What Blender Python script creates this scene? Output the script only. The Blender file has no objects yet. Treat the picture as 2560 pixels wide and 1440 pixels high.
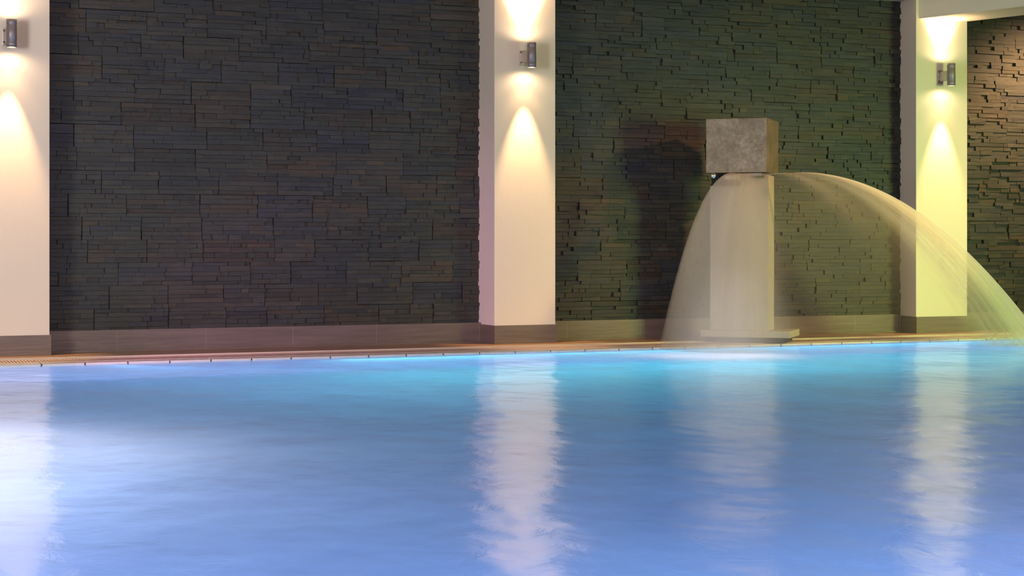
import bpy, bmesh, math, random
from mathutils import Vector, Matrix
random.seed(11)
R = math.radians
sc = bpy.context.scene
COL = sc.collection

# ------------------------------------------------------------------ camera model (2560 x 1440 px)
F, TH, H, HY = 4200.0, R(22.1), 0.784, 598.0
FW = Vector((math.sin(TH), math.cos(TH), 0)); RT = Vector((math.cos(TH), -math.sin(TH), 0)); UP = Vector((0, 0, 1))
CAM = Vector((0, 0, H))
def ray(px, py): return FW + RT*((px-1280)/F) + UP*((HY-py)/F)
def atY(px, py, Y): d = ray(px, py); return CAM + d*(Y/d.y)
def atd(px, py, dep): return CAM + ray(px, py)*dep
def loc(a, d, z): return Vector((FW.x*d + RT.x*a, FW.y*d + RT.y*a, z))
YP, YW = 11.69, 11.965          # pillar fronts, stone wall face
EDGE, WZ = 10.95, -0.014        # pool edge and water level
ZC, ZB = 2.80, 2.62             # ceiling, underside of beams

cam = bpy.data.cameras.new('camera'); cam.lens = F/2560*36; cam.sensor_width = 36
cam.shift_y = (HY-720)/2560; cam.clip_end = 100
co = bpy.data.objects.new('camera', cam); COL.objects.link(co)
co.location = CAM; co.rotation_euler = (R(90), 0, -TH); sc.camera = co

# ------------------------------------------------------------------ materials
def mat(name):
    m = bpy.data.materials.new(name); m.use_nodes = True
    nt = m.node_tree; return m, nt, nt.nodes['Principled BSDF']
def N(nt, t, **kw):
    n = nt.nodes.new(t)
    for k, v in kw.items():
        if hasattr(n, k): setattr(n, k, v)
        else: n.inputs[k.replace('_', ' ')].default_value = v
    return n
def ramp(nt, pts):
    n = nt.nodes.new('ShaderNodeValToRGB'); e = n.color_ramp.elements
    while len(e) < len(pts): e.new(0.5)
    for i, (p, c) in enumerate(pts):
        e[i].position = p; e[i].color = (*c, 1) if len(c) == 3 else c
    return n
def coords(nt, scale=(1, 1, 1), kind='Object', rot=(0, 0, 0)):
    t = nt.nodes.new('ShaderNodeTexCoord'); m = nt.nodes.new('ShaderNodeMapping')
    m.inputs['Scale'].default_value = scale; m.inputs['Rotation'].default_value = rot
    nt.links.new(t.outputs[kind], m.inputs['Vector']); return m.outputs['Vector']
def simple(name, col, rough=.5, metal=0, var=0.0, nscale=(8, 8, 8), bump=0.0, bscale=None, spec=None):
    m, nt, b = mat(name)
    b.inputs['Roughness'].default_value = rough; b.inputs['Metallic'].default_value = metal
    if spec is not None: b.inputs['Specular IOR Level'].default_value = spec
    n = N(nt, 'ShaderNodeTexNoise', Scale=1.0, Detail=5.0); nt.links.new(coords(nt, nscale), n.inputs['Vector'])
    r = ramp(nt, [(.3, tuple(c*(1-var) for c in col)), (.7, tuple(min(1, c*(1+var)) for c in col))])
    nt.links.new(n.outputs['Fac'], r.inputs['Fac']); nt.links.new(r.outputs['Color'], b.inputs['Base Color'])
    if bump:
        n2 = N(nt, 'ShaderNodeTexNoise', Scale=1.0, Detail=6.0); nt.links.new(coords(nt, bscale or nscale), n2.inputs['Vector'])
        bp = N(nt, 'ShaderNodeBump', Strength=bump, Distance=.01); nt.links.new(n2.outputs['Fac'], bp.inputs['Height'])
        nt.links.new(bp.outputs['Normal'], b.inputs['Normal'])
    return m

M_paint = simple('white_plaster', (.80, .77, .73), .65, var=.015, nscale=(1.5, 1.5, .7), bump=.06, bscale=(60, 60, 60))
M_ceil = simple('ceiling_paint', (.80, .80, .78), .7, var=.01)
M_skirt = simple('brown_slate_tile', (.155, .122, .112), .42, var=.16, nscale=(3, 3, 40), bump=.12, bscale=(6, 6, 90))
M_grout = simple('grout', (.34, .30, .28), .8)
M_deck = simple('deck_tile', (.36, .22, .14), .30, var=.15, nscale=(6, 20, 6), bump=.08)
M_trim = simple('pale_edge_profile', (.70, .60, .50), .35)
M_dark = simple('dark_gap', (.012, .010, .010), .8)
M_grate = simple('grate_plastic', (.60, .46, .40), .45)
M_rim = simple('rim_tile', (.72, .74, .74), .25, var=.06, nscale=(12, 12, 12))
M_room = simple('room_paint', (.42, .42, .43), .8)
M_lampbody = simple('grey_metal', (.26, .24, .26), .42, metal=.3, var=.05)
M_plate = simple('plate_metal', (.50, .46, .42), .35, metal=.6, var=.1, nscale=(60, 60, 60))
M_screw = simple('screw', (.08, .06, .05), .4, metal=.8)
M_black = simple('black_rubber', (.010, .010, .011), .7, spec=.2)
M_chrome = simple('chrome', (.8, .8, .8), .12, metal=1)
M_nozzle = simple('nozzle_steel', (.18, .17, .15), .4, metal=.6)
M_white = simple('white_plastic', (.75, .76, .72), .4)

def stone_material():
    m, nt, b = mat('ledger_slate')
    at = N(nt, 'ShaderNodeAttribute'); at.attribute_name = 'tone'
    n = N(nt, 'ShaderNodeTexNoise', Scale=1.0, Detail=8.0, Roughness=.65); nt.links.new(coords(nt, (9, 9, 42)), n.inputs['Vector'])
    r = ramp(nt, [(.0, (.026, .027, .027)), (.45, (.039, .041, .039)), (.75, (.050, .049, .042)), (1, (.068, .058, .046))])
    nt.links.new(at.outputs['Fac'], r.inputs['Fac'])
    mx = N(nt, 'ShaderNodeMix', data_type='RGBA', blend_type='MULTIPLY'); mx.inputs['Factor'].default_value = 1
    r2 = ramp(nt, [(.25, (.72, .72, .72)), (.75, (1.28, 1.26, 1.24))]); nt.links.new(n.outputs['Fac'], r2.inputs['Fac'])
    ah = N(nt, 'ShaderNodeAttribute'); ah.attribute_name = 'hue'
    rh = ramp(nt, [(.12, (.84, .92, 1.22)), (.38, (.93, 1.03, 1.03)), (.62, (1.0, 1.05, .93)), (.88, (1.25, .98, .80))]); nt.links.new(ah.outputs['Fac'], rh.inputs['Fac'])
    m0 = N(nt, 'ShaderNodeMix', data_type='RGBA', blend_type='MULTIPLY'); m0.inputs['Factor'].default_value = 1
    nt.links.new(r.outputs['Color'], m0.inputs[6]); nt.links.new(rh.outputs['Color'], m0.inputs[7])
    nt.links.new(m0.outputs[2], mx.inputs[6]); nt.links.new(r2.outputs['Color'], mx.inputs[7])
    nt.links.new(mx.outputs[2], b.inputs['Base Color'])
    b.inputs['Roughness'].default_value = .55; b.inputs['Specular IOR Level'].default_value = .35
    bp = N(nt, 'ShaderNodeBump', Strength=.55, Distance=.006); nt.links.new(n.outputs['Fac'], bp.inputs['Height'])
    n3 = N(nt, 'ShaderNodeTexNoise', Scale=1.0, Detail=4.0); nt.links.new(coords(nt, (70, 70, 120)), n3.inputs['Vector'])
    bp2 = N(nt, 'ShaderNodeBump', Strength=.3, Distance=.003); nt.links.new(n3.outputs['Fac'], bp2.inputs['Height'])
    nt.links.new(bp.outputs['Normal'], bp2.inputs['Normal']); nt.links.new(bp2.outputs['Normal'], b.inputs['Normal'])
    return m
M_stone = stone_material()

def steel_material():
    m, nt, b = mat('brushed_steel')
    n = N(nt, 'ShaderNodeTexNoise', Scale=1.0, Detail=6.0, Roughness=.6); nt.links.new(coords(nt, (7, 7, 7)), n.inputs['Vector'])
    r = ramp(nt, [(.3, (.125, .105, .078)), (.5, (.170, .148, .108)), (.72, (.225, .200, .155))]); nt.links.new(n.outputs['Fac'], r.inputs['Fac'])
    nt.links.new(r.outputs['Color'], b.inputs['Base Color'])
    n2 = N(nt, 'ShaderNodeTexNoise', Scale=1.0, Detail=4.0); nt.links.new(coords(nt, (50, 50, 50)), n2.inputs['Vector'])
    r2 = ramp(nt, [(.35, (.42,)*3), (.7, (.62,)*3)]); nt.links.new(n2.outputs['Fac'], r2.inputs['Fac'])
    nt.links.new(r2.outputs['Color'], b.inputs['Roughness'])
    b.inputs['Metallic'].default_value = .25
    return m
M_steel = steel_material()
M_column = simple('pale_stone', (.46, .45, .41), .5, var=.06, nscale=(9, 9, 5), bump=.1, bscale=(30, 30, 30))

def pool_tile_material():
    m, nt, b = mat('pool_mosaic')
    br = N(nt, 'ShaderNodeTexBrick'); br.offset = 0
    br.inputs['Color1'].default_value = (.56, .68, .84, 1); br.inputs['Color2'].default_value = (.52, .64, .82, 1)
    br.inputs['Mortar'].default_value = (.55, .72, .88, 1)
    br.inputs['Scale'].default_value = 1; br.inputs['Brick Width'].default_value = .25; br.inputs['Row Height'].default_value = .125
    br.inputs['Mortar Size'].default_value = .003
    nt.links.new(coords(nt), br.inputs['Vector']); nt.links.new(br.outputs['Color'], b.inputs['Base Color'])
    b.inputs['Roughness'].default_value = .6
    return m
M_pool = pool_tile_material()

# ------------------------------------------------------------------ mesh helpers
def box(bm, x0, x1, y0, y1, z0, z1, mi=0):
    vs = [bm.verts.new(p) for p in ((x0,y0,z0),(x1,y0,z0),(x1,y1,z0),(x0,y1,z0),(x0,y0,z1),(x1,y0,z1),(x1,y1,z1),(x0,y1,z1))]
    out = []
    for f in ((0,3,2,1),(4,5,6,7),(0,1,5,4),(1,2,6,5),(2,3,7,6),(3,0,4,7)):
        fc = bm.faces.new([vs[i] for i in f]); fc.material_index = mi; out.append(fc)
    return vs, out
def prism(bm, pts, z0, z1, mi=0):
    n = len(pts)
    lo = [bm.verts.new((p[0], p[1], z0)) for p in pts]; hi = [bm.verts.new((p[0], p[1], z1)) for p in pts]
    fs = [bm.faces.new(lo[::-1]), bm.faces.new(hi)]
    for i in range(n): fs.append(bm.faces.new((lo[i], lo[(i+1) % n], hi[(i+1) % n], hi[i])))
    for f in fs: f.material_index = mi
    return fs
def lathe(bm, prof, seg=40, c=(0, 0, 0), mi=0):
    rings = []
    for r, z in prof:
        if r < 1e-6: rings.append([bm.verts.new((c[0], c[1], c[2]+z))])
        else: rings.append([bm.verts.new((c[0]+r*math.cos(2*math.pi*k/seg), c[1]+r*math.sin(2*math.pi*k/seg), c[2]+z)) for k in range(seg)])
    for a, b in zip(rings, rings[1:]):
        for k in range(seg):
            k2 = (k+1) % seg
            if len(a) == 1 and len(b) == 1: continue
            if len(a) == 1: f = bm.faces.new((a[0], b[k], b[k2]))
            elif len(b) == 1: f = bm.faces.new((a[k], a[k2], b[0]))
            else: f = bm.faces.new((a[k], a[k2], b[k2], b[k]))
            f.smooth = True; f.material_index = mi
def obj(name, bm, mats, parent=None, bevel=0, recalc=True, origin=None):
    if recalc: bmesh.ops.recalc_face_normals(bm, faces=bm.faces)
    me = bpy.data.meshes.new(name); bm.to_mesh(me); bm.free()
    for m in (mats if isinstance(mats, (list, tuple)) else [mats]): me.materials.append(m)
    o = bpy.data.objects.new(name, me); COL.objects.link(o)
    if parent: o.parent = parent
    if origin is not None:
        me.transform(Matrix.Translation(-Vector(origin))); o.location = origin
    if bevel:
        b = o.modifiers.new('edge', 'BEVEL'); b.width = bevel; b.segments = 2; b.limit_method = 'ANGLE'
    return o
def tag(o, label, cat, group=None, kind=None):
    o['label'] = label; o['category'] = cat
    if group: o['group'] = group
    if kind: o['kind'] = kind
    return o
def struct(o, label=None, cat=None):
    o['kind'] = 'structure'
    if label: o['label'] = label
    if cat: o['category'] = cat
    return o
def empty(name, p, rz=0):
    o = bpy.data.objects.new(name, None); COL.objects.link(o); o.location = p; o.rotation_euler = (0, 0, rz)
    o.empty_display_size = .1; return o
def BM(): return bmesh.new()

# ------------------------------------------------------------------ pillar positions from the picture
XL1 = atY(124, 600, YP).x
XM0, XM1 = atY(1236, 600, YP).x, atY(1388.5, 600, YP).x
XR0, XR1 = atY(2290, 600, YP).x, atY(2418, 600, YP).x
PW = XM1-XM0
XL0 = XL1-PW
XR0B = atY(2253, 600, YW).x
XM0B = atY(1198, 600, YW).x
XF0 = XR1 + (XM0-XL1)
print('pillars', XL0, XL1, XM0, XM1, XR0, XR1, XF0, 'back', XM0B, XR0B)
XMIN, XMAX, YMIN = -4.2, 13.0, -5.0

# ------------------------------------------------------------------ stone wall
def stones(bays):
    bm = BM(); lay = bm.verts.layers.float.new('tone'); lh = bm.verts.layers.float.new('hue')
    rows = .161; z00 = .9405 - 5*rows
    nrow = int((ZC - z00)/rows)+2
    for (xa, xb) in bays:
        for r in range(nrow):
            z0 = z00 + r*rows; z1 = z0+rows
            x = xa - random.uniform(0, .35)
            while x < xb:
                w = random.choice((.40, .41, .42, .43, .30, .52)) 
                px0, px1 = max(x, xa), min(x+w, xb)
                ptone = random.gauss(0, .10); pz = random.uniform(-.004, .004); phue = random.gauss(.5, .13)
                jx = random.choice((.0006, .0009, .0018)); tilt = random.uniform(-.0012, .0012)
                # five strips of uneven height
                hs = [random.uniform(.75, 1.25) for _ in range(5)]; s = sum(hs); hs = [h/s*rows for h in hs]
                zz = z0 + (0.003 if random.random() < .3 else 0)
                for hgt in hs:
                    sx = px0+jx; off = random.uniform(0, .06)
                    while sx < px1-jx-.004:
                        ln = random.choice((.06, .09, .13, .17, .22, .30))*random.uniform(.8, 1.2)
                        ex = min(sx+ln, px1-jx)
                        if px1-jx-ex < .03: ex = px1-jx
                        dep = random.choice((-.010, -.004, 0, .003, .006, .009, .012, .016)) + pz; hue = min(1, max(0, phue+random.gauss(0, .13)))
                        g = .0007; a0, a1 = max(zz+g, .02), min(zz+hgt-g, ZC+.02)
                        if a1-a0 > .004:
                            yf = YW + .010 - dep
                            yj = [yf+random.uniform(-.0015, .0015) for _ in range(4)]
                            sk = random.uniform(-.006, .006) if random.random() < .10 else 0
                            c = [(sx+g, yj[0], a0), (ex-g, yj[1], a0+tilt), (ex-g+sk, yj[2], a1+tilt), (sx+g, yj[3], a1)]
                            fr = [bm.verts.new(p) for p in c]
                            bk = [bm.verts.new((p[0], YW+.035, p[2])) for p in c]
                            t = min(1, max(0, random.gauss(.42, .17)+ptone))
                            for v in fr+bk: v[lay] = t; v[lh] = hue
                            bm.faces.new(fr)
                            for i in range(4): bm.faces.new((fr[i], bk[i], bk[(i+1) % 4], fr[(i+1) % 4]))
                        sx = ex
                    zz += hgt
                x += w
    return bm
wall = struct(obj('wall_back', stones([(XL0-3.2, XL0+.02), (XL1-.02, XM0B+.01), (XM1-.02, XR0B+.012), (XR1-.02, XF0+.05), (XF0+PW, XMAX)]), M_stone))
bm = BM(); box(bm, XMIN, XMAX, YW+.033, YW+.2, -.1, ZC+.2); struct(obj('wall_back_core', bm, M_dark))

# skirting of the stone wall, a tile run per bay with grout joints
def skirting(bm, x0, x1, y, z1, joints, mi=0, mj=1, th=.02, z0=0):
    js = [x0]+[j for j in joints if x0 < j < x1]+[x1]
    for a, b in zip(js, js[1:]):
        box(bm, a+(.0012 if a != x0 else 0), b-(.0012 if b != x1 else 0), y-th, y+.06, z0, z1, mi)
    for j in js[1:-1]: box(bm, j-.0012, j+.0012, y-th+.0006, y+.05, z0, z1-.0005, mj)
jb1 = [atY(x, 830, YW).x for x in (290, 513, 730, 938, 1195)]; jb1 = [jb1[0]-.62]+jb1
jb2 = [atY(x, 820, YW).x for x in (1414, 1597, 1790, 1967, 2133, 2239)]
jb3 = [XR1+.35+.6*k for k in range(8)]
bm = BM()
for (a, b), jj in zip(((XL0-3.2, XL0), (XL1, XM0), (XM1, XR0), (XR1, XF0), (XF0+PW, XMAX)), ([XL0-.5-.6*k for k in range(4)][::-1], jb1, jb2, jb3, [])):
    skirting(bm, a, b, YW-.012, .150, jj)
    box(bm, a, b, YW-.055, YW-.012, 0, .012, 0)
struct(obj('baseboard_back', bm, [M_skirt, M_grout]))

# ------------------------------------------------------------------ pillars with skirting and ceiling beams
BD = Vector((math.sin(R(18.7)), -math.cos(R(18.7)), 0))
def pillar(x0, x1, xb0, lab):
    bm = BM(); prism(bm, [(x0, YP), (x1, YP), (x1, YW+.03), (xb0, YW+.03)], 0.0, ZC)
    p = struct(obj('pillar', bm, M_paint, bevel=.003), lab, 'pillar')
    t = .014
    bm = BM(); prism(bm, [(x0-.004, YP-t), (x1+.010, YP-t), (x1+.010, YW), (xb0-.008, YW)], .0, .138)
    s = obj('skirting', bm, M_skirt, p, bevel=.0015)
    s['label'] = 'brown slate skirting tile'
    return p
pillar(XL0, XL1, XL0, 'white plastered pillar cut by the left edge of the photo')
pillar(XM0, XM1, XM0B, 'white plastered pillar between the two large stone bays')
pillar(XR0, XR1, XR0B, 'white plastered pillar behind the long arc of water')
pillar(XF0, XF0+PW, XF0, 'white plastered pillar beyond the narrow stone bay')
for i, (x0, x1) in enumerate(((XL0, XL1), (XM0, XM1), (XR0+.028, XR1), (XF0, XF0+PW))):
    bm = BM()
    L = (YP-YMIN)/-BD.y
    a, b = Vector((x0, YP-.001, 0)), Vector((x1, YP-.001, 0))
    # notch chamfer at the left corner as the photo shows
    prism(bm, [(a.x, a.y), (a.x+BD.x*L, a.y+BD.y*L), (b.x+BD.x*L, b.y+BD.y*L), (b.x, b.y)], ZB, ZC)
    struct(obj('ceiling_beam', bm, M_ceil, bevel=.004))
bm = BM(); box(bm, XMIN, XMAX, YMIN, YW+.2, ZC, ZC+.2); struct(obj('ceiling', bm, M_ceil))
bm = BM(); box(bm, XMIN-.2, XMIN, YMIN, YW+.2, -1.6, ZC+.2); struct(obj('wall_left', bm, M_room))
bm = BM(); box(bm, XMAX, XMAX+.2, YMIN, YW+.2, -1.6, ZC+.2); struct(obj('wall_right', bm, M_room))
bm = BM(); box(bm, XMIN, XMAX, YMIN-.2, YMIN, -1.6, ZC+.2); struct(obj('wall_front', bm, M_room))

# ------------------------------------------------------------------ deck, profile, grate, rim
YT0, YT1 = 11.40, 11.44
XPL, XPR, YNEAR = -.2, 11.0, 1.6
bm = BM(); box(bm, XMIN, XMAX, YT1, YW+.2, -.12, 0.0)
box(bm, XMIN, XMAX, YMIN, YNEAR-.1, -.12, 0); box(bm, XMIN, XPL-.1, YNEAR-.1, YT0, -.12, -.0); box(bm, XPR+.1, XMAX, YNEAR-.1, YT0, -.12, -.0)
struct(obj('floor', bm, M_deck))
bm = BM(); box(bm, XPL-.1, XPR+.1, YT0, YT1, -.12, .004)
struct(obj('trim_1', bm, M_trim))
YG0, YG1 = 11.07, 11.30
bm = BM(); box(bm, XPL-.1, XPR+.1, YG0, YT0, -.12, -.055)
struct(obj('trim_2', bm, M_dark), 'dark overflow channel under the grate', 'channel')
bm = BM()
x = -1.6
while x < 9.6:
    box(bm, x, x+.0125, YG0+.008, YG1, -.022, -.002, 0); x += .0205
box(bm, -1.6, 9.6, YG0, YG0+.008, -.024, -.002, 0); box(bm, -1.6, 9.6, YG1, YG1+.03, -.024, 0.0, 0)
box(bm, -1.6, 9.6, YG0+.10, YG0+.112, -.030, -.006, 0)
g = obj('overflow_grate', bm, M_grate)
tag(g, 'long slatted grate running along the far edge of the pool', 'grate')
bm = BM()
jx = atY(104, 905, EDGE).x; step = atY(213, 903, EDGE).x - jx; js = []
x = jx - 12*step
while x < XPR-.1:
    if x > XPL+.05: js.append(x)
    x += step
prev = XPL-.1
for j in js+[XPR+.1]:
    box(bm, prev+.0, j-.005, EDGE, YG0, -.14, -.004, 0); prev = j+.005
    if j < XPR: box(bm, j-.005, j+.005, EDGE+.012, YG0, -.14, -.012, 1)
struct(obj('trim_3', bm, [M_rim, M_dark]), 'pale tiled overflow rim of the pool with dark joints', 'rim')

# ------------------------------------------------------------------ pool basin and water
ZF = -1.35
XPL, XPR, YNEAR = -.2, 11.0, 1.6
bm = BM()
box(bm, XPL, XPR, YNEAR, EDGE, ZF-.1, ZF); box(bm, XPL, XPR, EDGE, EDGE+.12, ZF, -.13)
box(bm, XPL, XPR, YNEAR-.1, YNEAR, ZF, .0); box(bm, XPL-.1, XPL, YNEAR, EDGE, ZF, .0); box(bm, XPR, XPR+.1, YNEAR, EDGE, ZF, .0)
struct(obj('floor_pool', bm, M_pool), 'blue tiled pool basin under the water', 'pool')

LANDC = loc(1.62, 11.75, 0)      # where the falling water meets the pool
def water_material():
    m, nt, b = mat('pool_water')
    L = nt.links
    b.inputs['Base Color'].default_value = (.86, .94, 1, 1)
    b.inputs['Transmission Weight'].default_value = 1; b.inputs['IOR'].default_value = 1.5
    b.inputs['Roughness'].default_value = .19
    # ripples, long and soft
    n1 = N(nt, 'ShaderNodeTexNoise', Scale=1.0, Detail=3.0, Roughness=.5); L.new(coords(nt, (1.3, 1.0, 1), rot=(0, 0, R(-14))), n1.inputs['Vector'])
    n2 = N(nt, 'ShaderNodeTexNoise', Scale=1.0, Detail=4.0, Roughness=.6, Distortion=.6); L.new(coords(nt, (9, 7, 1), rot=(0, 0, R(20))), n2.inputs['Vector'])
    bp1 = N(nt, 'ShaderNodeBump', Strength=.5, Distance=.08); L.new(n1.outputs['Fac'], bp1.inputs['Height'])
    bp2 = N(nt, 'ShaderNodeBump', Strength=.3, Distance=.008); L.new(n2.outputs['Fac'], bp2.inputs['Height'])
    L.new(bp1.outputs['Normal'], bp2.inputs['Normal']); L.new(bp2.outputs['Normal'], b.inputs['Normal'])
    # churned water: fine air bubbles near the surface, and the whitened lamp glow
    at = N(nt, 'ShaderNodeAttribute'); at.attribute_name = 'foam_glow'
    n3 = N(nt, 'ShaderNodeTexNoise', Scale=1.0, Detail=5.0, Roughness=.55, Distortion=.3); L.new(coords(nt, (.9, 2.2, 1), rot=(0, 0, R(-16))), n3.inputs['Vector'])
    r3 = ramp(nt, [(.30, (.45,)*3), (.70, (1.0,)*3)]); L.new(n3.outputs['Fac'], r3.inputs['Fac'])
    mm = N(nt, 'ShaderNodeMath', operation='MULTIPLY'); L.new(at.outputs['Fac'], mm.inputs[0]); L.new(r3.outputs['Color'], mm.inputs[1])
    d = N(nt, 'ShaderNodeBsdfDiffuse'); d.inputs['Color'].default_value = (.93, .95, .97, 1)
    tr = N(nt, 'ShaderNodeBsdfTranslucent'); tr.inputs['Color'].default_value = (.93, .95, .97, 1)
    mt = N(nt, 'ShaderNodeMixShader'); mt.inputs[0].default_value = .22; L.new(d.outputs[0], mt.inputs[1]); L.new(tr.outputs[0], mt.inputs[2])
    ms = N(nt, 'ShaderNodeMixShader'); L.new(mm.outputs[0], ms.inputs[0]); L.new(b.outputs[0], ms.inputs[1]); L.new(mt.outputs[0], ms.inputs[2])
    L.new(ms.outputs[0], nt.nodes['Material Output'].inputs['Surface'])
    return m
M_water = water_material()
def smooth(t): t = max(0, min(1, t)); return t*t*(3-2*t)
def foam_glow(x, y):
    p = Vector((x, y, 0)); d = p.dot(FW); a = p.dot(RT)
    f = .95*math.exp(-((a-1.45)/.50)**2-((d-11.45)/.36)**2)          # under the fan
    f += .45*math.exp(-((a-.8)/.8)**2-((d-11.6)/.30)**2)
    f += .25*math.exp(-((a-2.4)/.9)**2-((d-12.0)/.30)**2)
    f += .75*math.exp(-((a-3.92)/.22)**2-((d-12.65)/.30)**2)         # end of the long arc
    f += .40*math.exp(-((a+2.1)/.75)**2-((d-6.3)/.65)**2)            # bubbly water at the left, whitened to paint in the lamp's glow
    return min(.9, f)
bm = BM(); fl = bm.verts.layers.float.new('foam_glow')
nx, ny = 300, 260; grid = []
for j in range(ny+1):
    y = YNEAR + (EDGE-YNEAR)*(j/ny)**.8; row = []
    for i in range(nx+1):
        x = XPL + (XPR-XPL)*i/nx
        v = bm.verts.new((x, y, WZ)); v[fl] = foam_glow(x, y); row.append(v)
    grid.append(row)
for j in range(ny):
    for i in range(nx):
        f = bm.faces.new((grid[j][i], grid[j][i+1], grid[j+1][i+1], grid[j+1][i])); f.smooth = True
pw = struct(obj('pool_water', bm, M_water, recalc=False), 'rippled blue pool water filling the lower half of the photo', 'water')

# ------------------------------------------------------------------ wall lamps
LAMPS = []
def wall_lamp(px, ytop, ybot, xc, lab):
    """cylinder seen at px; the lit axis on the plaster at xc"""
    so = .125
    p = atY(px, (ytop+ybot)/2, YP-so)
    h = .185; r = .0345
    root = empty('wall_lamp', (p.x, YP, p.z)); tag(root, lab, 'wall lamp', 'up and down wall lamps on the white pillars')
    bm = BM(); z = h/2
    prof = [(r*.86, -z), (r, -z), (r, -z+.034), (r-.0022, -z+.036), (r-.0022, -z+.039), (r, -z+.041), (r, z-.041), (r-.0022, z-.039), (r-.0022, z-.036), (r, z-.034), (r, z), (r*.86, z)]
    lathe(bm, prof, 48, (0, -so, 0))
    lathe(bm, [(r*.86, -z), (r*.86, -z+.006)], 48, (0, -so, 0)); lathe(bm, [(r*.86, z-.006), (r*.86, z)], 48, (0, -so, 0))
    obj('lamp_body', bm, M_lampbody, root)
    for s in (-1, 1):
        bm = BM(); lathe(bm, [(0, s*(z-.005)), (r*.86, s*(z-.005))], 40, (0, -so, 0))
        o = obj('lamp_lens', bm, M_lens, root)
    dx = -.024
    bm = BM(); box(bm, dx-.026, dx+.026, -.010, .0005, -.070, .046)
    pl = obj('mounting_plate', bm, M_plate, root, bevel=.002); pl['label'] = 'brushed metal wall plate'
    for zz in (-.046, .030):
        bm = BM(); bmesh.ops.create_uvsphere(bm, u_segments=12, v_segments=8, radius=.006, matrix=Matrix.Translation((dx-.014, -.011, zz)) @ Matrix.Scale(.5, 4, (0, 1, 0)))
        obj('screw', bm, M_screw, pl)
    bm = BM(); prism(bm, [(dx-.006, -.010), (dx+.020, -.010), (.006, -so+.02), (-.024, -so+.02)], -.048, .034)
    obj('lamp_arm', bm, M_plate, root, bevel=.003)
    LAMPS.append((root, so, z))
m, nt, b = mat('lamp_glass'); b.inputs['Base Color'].default_value = (1, .9, .75, 1)
b.inputs['Emission Color'].default_value = (1, .72, .38, 1); b.inputs['Emission Strength'].default_value = 12
M_lens = m
wall_lamp(29, 50, 117, 18, 'grey cylindrical wall lamp on the pillar cut by the left edge')
wall_lamp(1329, 107, 168, 1310, 'grey cylindrical wall lamp on the middle white pillar')
wall_lamp(2378, 160, 213, 2352, 'grey cylindrical wall lamp on the pillar behind the arc of water')
WARM = (1, .57, .25)
def spot(p, power, size, blend, col, aim, parent=None, rad=.02, name='lamp_light'):
    l = bpy.data.lights.new(name, 'SPOT'); l.energy = power; l.spot_size = R(size); l.spot_blend = blend; l.color = col; l.shadow_soft_size = rad
    o = bpy.data.objects.new(name, l); COL.objects.link(o); o.location = p
    d = Vector(aim); o.rotation_euler = d.to_track_quat('-Z', 'Y').to_euler()
    if parent: o.parent = parent
    return o
PEACH = (1, .66, .38)
for root, so, z in LAMPS:
    for s in (-1, 1):
        p = (-.012, -so+.02, s*(z+.004))
        spot(p, 3, 174, .7, PEACH, (0, 0, s), root, .008)            # stray light round the lamp
        spot(p, 4.5 if s < 0 else 9, 80 if s < 0 else 96, .8, WARM, (0, .06, s), root, .008)
        if s < 0: spot(p, 170, 41, .7, WARM, (0, .01, s), root, .008)
        else: spot(p, 130, 62, .9, WARM, (0, .20, s), root, .008)

# ------------------------------------------------------------------ fountain
def rect_cam(pl, pr, dR, k, r=.355):
    aR = (pr-1280)/F*dR
    # front left corner lies on the ray of pl and on the perpendicular through the front right corner
    tl = (pl-1280)/F
    # (aR - w, dR + r w) with (aR-w)/(dR+r w) = tl
    w = (aR - tl*dR)/(1+tl*r)
    FR = (aR, dR); FL = (aR-w, dR+r*w); BR = (aR+r*k, dR+k); BL = (FL[0]+r*k, FL[1]+k)
    return [loc(a, d, 0) for a, d in (FL, FR, BR, BL)]
fr = empty('water_fountain', loc(1.75, 12.85, 0))
tag(fr, 'pale square pool fountain with a steel box head on a low slab', 'fountain')
def fpart(name, pts, z0, z1, m, bevel=.0, parent=None):
    bm = BM(); o0 = fr.location
    prism(bm, [(p.x-o0.x, p.y-o0.y) for p in pts], z0, z1)
    return obj(name, bm, m, parent or fr, bevel=bevel)
fpart('plinth_foot', rect_cam(1764, 1962, 12.66, .30), 0, .040, M_dark)  # recessed foot; its near-black colour holds the shadow gap under the slab
fpart('plinth', rect_cam(1751, 1974, 12.60, .40), .040, .092, M_column, .003)
colp = rect_cam(1775.5, 1921, 12.72, .2145)
fpart('column', colp, .092, 1.190, M_column)
boxp = rect_cam(1765, 1916.5, 12.60, .45)
cw = fpart('steel_head', boxp, 1.286, 1.696, M_steel, .0025)
cw['label'] = 'stained stainless steel box'
# inner throat under the steel head
ins = rect_cam(1779, 1846, 12.70, .20)
fpart('nozzle_housing', ins, 1.190, 1.286, M_black)
fpart('nozzle_block', rect_cam(1846, 1921, 12.72, .2145), 1.190, 1.268, M_column)
nz = rect_cam(1838, 1905, 12.64, .10)
fpart('nozzle', nz, 1.255, 1.284, M_nozzle, .003)
fpart('bracket', rect_cam(1810, 1847, 12.66, .06), 1.235, 1.268, M_white, .003)
bm = BM(); q = loc((1783-1280)/F*12.64, 12.64, 1.262)-fr.location
bmesh.ops.create_uvsphere(bm, u_segments=24, v_segments=14, radius=.022, matrix=Matrix.Translation(q))
for f in bm.faces: f.smooth = True
obj('valve_knob', bm, M_chrome, fr)

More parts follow.
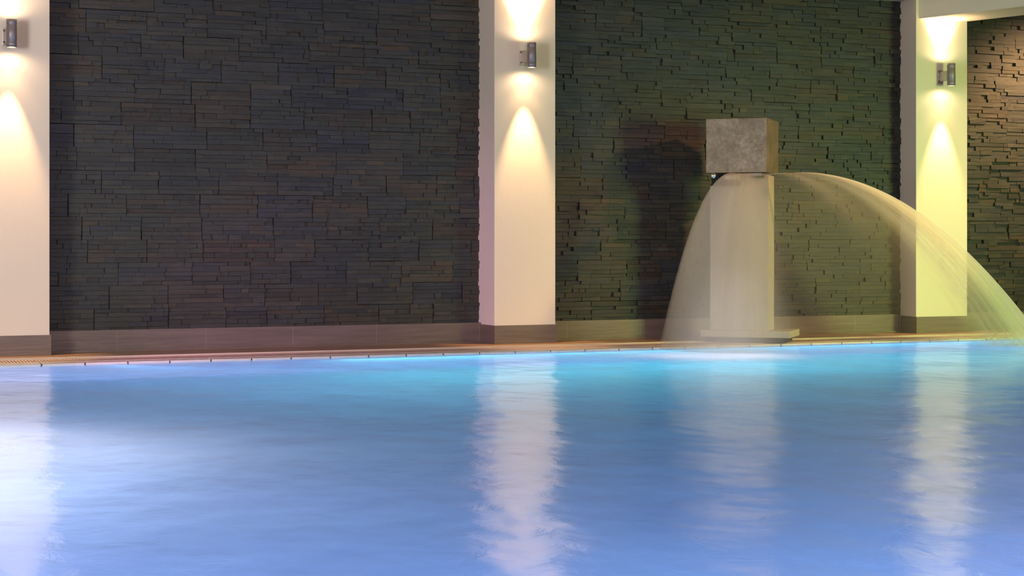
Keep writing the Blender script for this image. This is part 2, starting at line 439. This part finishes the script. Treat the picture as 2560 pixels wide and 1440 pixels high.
# falling water: nested thin sheets following ballistic paths
def veil_material():
    m, nt, b = mat('falling_water'); L = nt.links
    at = N(nt, 'ShaderNodeAttribute'); at.attribute_name = 'dens'
    uv = N(nt, 'ShaderNodeUVMap'); uv.uv_map = 'flow'
    mp = N(nt, 'ShaderNodeMapping'); mp.inputs['Scale'].default_value = (90, 1.3, 1); L.new(uv.outputs[0], mp.inputs['Vector'])
    n = N(nt, 'ShaderNodeTexNoise', Scale=1.0, Detail=4.0, Roughness=.6); L.new(mp.outputs[0], n.inputs['Vector'])
    r = ramp(nt, [(.25, (.5,)*3), (.75, (1.0,)*3)]); L.new(n.outputs['Fac'], r.inputs['Fac'])
    mm = N(nt, 'ShaderNodeMath', operation='MULTIPLY'); L.new(at.outputs['Fac'], mm.inputs[0]); L.new(r.outputs['Color'], mm.inputs[1])
    d = N(nt, 'ShaderNodeBsdfDiffuse'); d.inputs['Color'].default_value = (.90, .90, .88, 1)
    tr = N(nt, 'ShaderNodeBsdfTranslucent'); tr.inputs['Color'].default_value = (.90, .90, .88, 1)
    mt = N(nt, 'ShaderNodeMixShader'); mt.inputs[0].default_value = .45; L.new(d.outputs[0], mt.inputs[1]); L.new(tr.outputs[0], mt.inputs[2])
    tp = N(nt, 'ShaderNodeBsdfTransparent')
    ms = N(nt, 'ShaderNodeMixShader'); L.new(mm.outputs[0], ms.inputs[0]); L.new(tp.outputs[0], ms.inputs[1]); L.new(mt.outputs[0], ms.inputs[2])
    L.new(ms.outputs[0], nt.nodes['Material Output'].inputs['Surface'])
    return m
M_veil = veil_material()
G = 9.81
def path(s, g, t):
    a0 = (552 + 84*s)/F*12.55
    va = (-1.13 + 4.73*s**1.55)*g
    vd = (-.75 - 1.25*math.sin(math.pi*min(1, s*1.02))**.8 + .80*s)*g
    vz = (.05 + .66*s**1.2)*g
    z0 = 1.279 - .020*s
    return a0+va*t, 12.56+vd*t, z0+vz*t-.5*G*t*t
def dens(s, u):
    edgeR = math.exp(-((1-s)/.035)**2)*1.3 + math.exp(-((1-s)/.10)**2)*.12
    second = .22*math.exp(-((s-.80)/.05)**2)*math.exp(-(u/.45)**2)
    core = .42*smooth((.52-s)/.22)
    edgeL = .30*math.exp(-(s/.06)**2)
    thin = .028
    d = max(edgeR+second, core+edgeL*.6) + thin
    d *= (1 - .42*u**1.2)*(1 - .45*u*u*math.exp(-(s/.12)**2))
    d *= 1 + .8*math.exp(-(u/.10)**2)
    return d
bm = BM(); dl = bm.verts.layers.float.new('dens'); uvl = bm.loops.layers.uv.new('flow')
NL, NS, NT = 8, 150, 46
for l in range(NL):
    gq = 1 - .16*(l/(NL-1))**1.5
    rows = []
    for i in range(NS+1):
        s = i/NS
        _, _, _ = 0, 0, 0
        vz = (.05+.66*s**1.2)*gq; z0 = 1.279-.020*s
        T = (vz+math.sqrt(vz*vz+2*G*(z0-WZ)))/G
        col = []
        wob = .004*math.sin(37*s+l*2.1)+.003*math.sin(91*s+l*5.3)
        for k in range(NT+1):
            u = k/NT; t = T*u
            a, d, z = path(s, gq*(1+wob), t)
            v = bm.verts.new(loc(a, d+.004*l, max(z, WZ)))
            lw = .42 if l == 0 else (.30 if l < 4 else .20)
            v[dl] = min(.9, dens(s, u)*lw*2.0); col.append((v, s, u))
        rows.append(col)
    for i in range(NS):
        for k in range(NT):
            q = (rows[i][k], rows[i+1][k], rows[i+1][k+1], rows[i][k+1])
            f = bm.faces.new([x[0] for x in q]); f.smooth = True
            for lp, x in zip(f.loops, q): lp[uvl].uv = (x[1]+l*.37, x[2]+l*.71)
jet = obj('water_jet', bm, M_veil, recalc=False)
tag(jet, 'silky fan of falling water arching from the steel fountain head into the pool', 'water jet')

# ------------------------------------------------------------------ light
def area(name, p, aim, size, power, col, sy=None):
    l = bpy.data.lights.new(name, 'AREA'); l.energy = power; l.color = col; l.size = size
    if sy: l.shape = 'RECTANGLE'; l.size_y = sy
    o = bpy.data.objects.new(name, l); COL.objects.link(o); o.location = p
    o.rotation_euler = (Vector(aim)-Vector(p)).to_track_quat('-Z', 'Y').to_euler(); return o
def point(name, p, power, col, rad=.15):
    l = bpy.data.lights.new(name, 'POINT'); l.energy = power; l.color = col; l.shadow_soft_size = rad
    o = bpy.data.objects.new(name, l); COL.objects.link(o); o.location = p; return o
gl = area('green_floodlight', (XR1+.9, 4.6, 1.35), (XR1-1.0, 12, .45), 1.1, 44, (.62, .81, .18)); gl.data.spread = R(54)
area('overhead_fill', (2.5, 3.0, 2.78), (2.5, 6.0, 0), 3.0, 430, (1.0, .76, .70))  # added ambient fill from overhead, no fixture modelled
area('left_fill', (-3.9, 4.5, 1.5), (3, 11, 1.2), 1.6, 400, (.98, .90, .84))  # added ambient fill from the left; no window is built
spot((.3, 10.0, .4), 200, 42, 1, (.85, .25, .62), (3.2, 1.9, -.02), rad=.1, name='pool_glow_fill')  # added spot standing in for purple pool glow on the stone
spot((XR1+1.5, 10.9, 2.6), 330, 85, .9, (1, .55, .25), (-.45, 1.1, -.8), rad=.05, name='warm_fill_spot')  # added warm spot in place of the next pillar's unseen wall lamp
spot((8.2, 8.4, 2.7), 340, 52, .9, (1, .42, .16), (-1.0, 2.0, -1.5), rad=.08, name='warm_fill_spot')  # added warm spot to brighten the falling water
spot((5.62, 9.95, 2.60), 230, 36, 1, (1, .84, .86), (0, .02, -1), rad=.06, name='foam_fill_spot')  # added spot to whiten the foam and the fan from above
# underwater light strips on the pool walls
BLUE, TEAL, WHT = (.32, .50, 1.0), (.25, .8, .85), (.85, .85, 1)
area('underwater_strip', (3, YNEAR+.05, -.45), (3, 9, -1.2), 11, 720, BLUE, .12)
area('underwater_strip', (XPL+.05, 6.5, -.45), (5, 7, -1.2), 7, 25, (.42, .52, 1), .12)
area('underwater_strip', (XPR-.05, 6.5, -.45), (5, 7, -1.2), 7, 680, (.36, .54, 1), .12)
area('underwater_strip', (1.8, EDGE-.06, -.16), (1.2, EDGE-.9, -1.4), 5, 26, (.3, .66, .95), .06)
area('underwater_strip', (6.2, EDGE-.06, -.16), (6.2, EDGE-.9, -1.4), 6, 85, (.14, .78, .74), .06)
point('underwater_lamp', (XPL+.12, 7.55, -.85), 270, WHT, .10)

w = bpy.data.worlds.new('world'); sc.world = w; w.use_nodes = True
w.node_tree.nodes['Background'].inputs[0].default_value = (.5, .5, .6, 1); w.node_tree.nodes['Background'].inputs[1].default_value = .05
sc.view_settings.view_transform = 'Standard'; sc.view_settings.look = 'None'; sc.view_settings.gamma = 1
sc.view_settings.exposure = 0.0; sc.view_settings.use_curve_mapping = False
c = sc.cycles
c.caustics_refractive = False; c.caustics_reflective = False
c.use_denoising = True; c.transparent_max_bounces = 48; c.max_bounces = 5; c.diffuse_bounces = 2; c.glossy_bounces = 3; c.transparent_max_bounces = 24; c.sample_clamp_indirect = 6; c.use_adaptive_sampling = True; c.adaptive_threshold = .05; c.adaptive_min_samples = 16
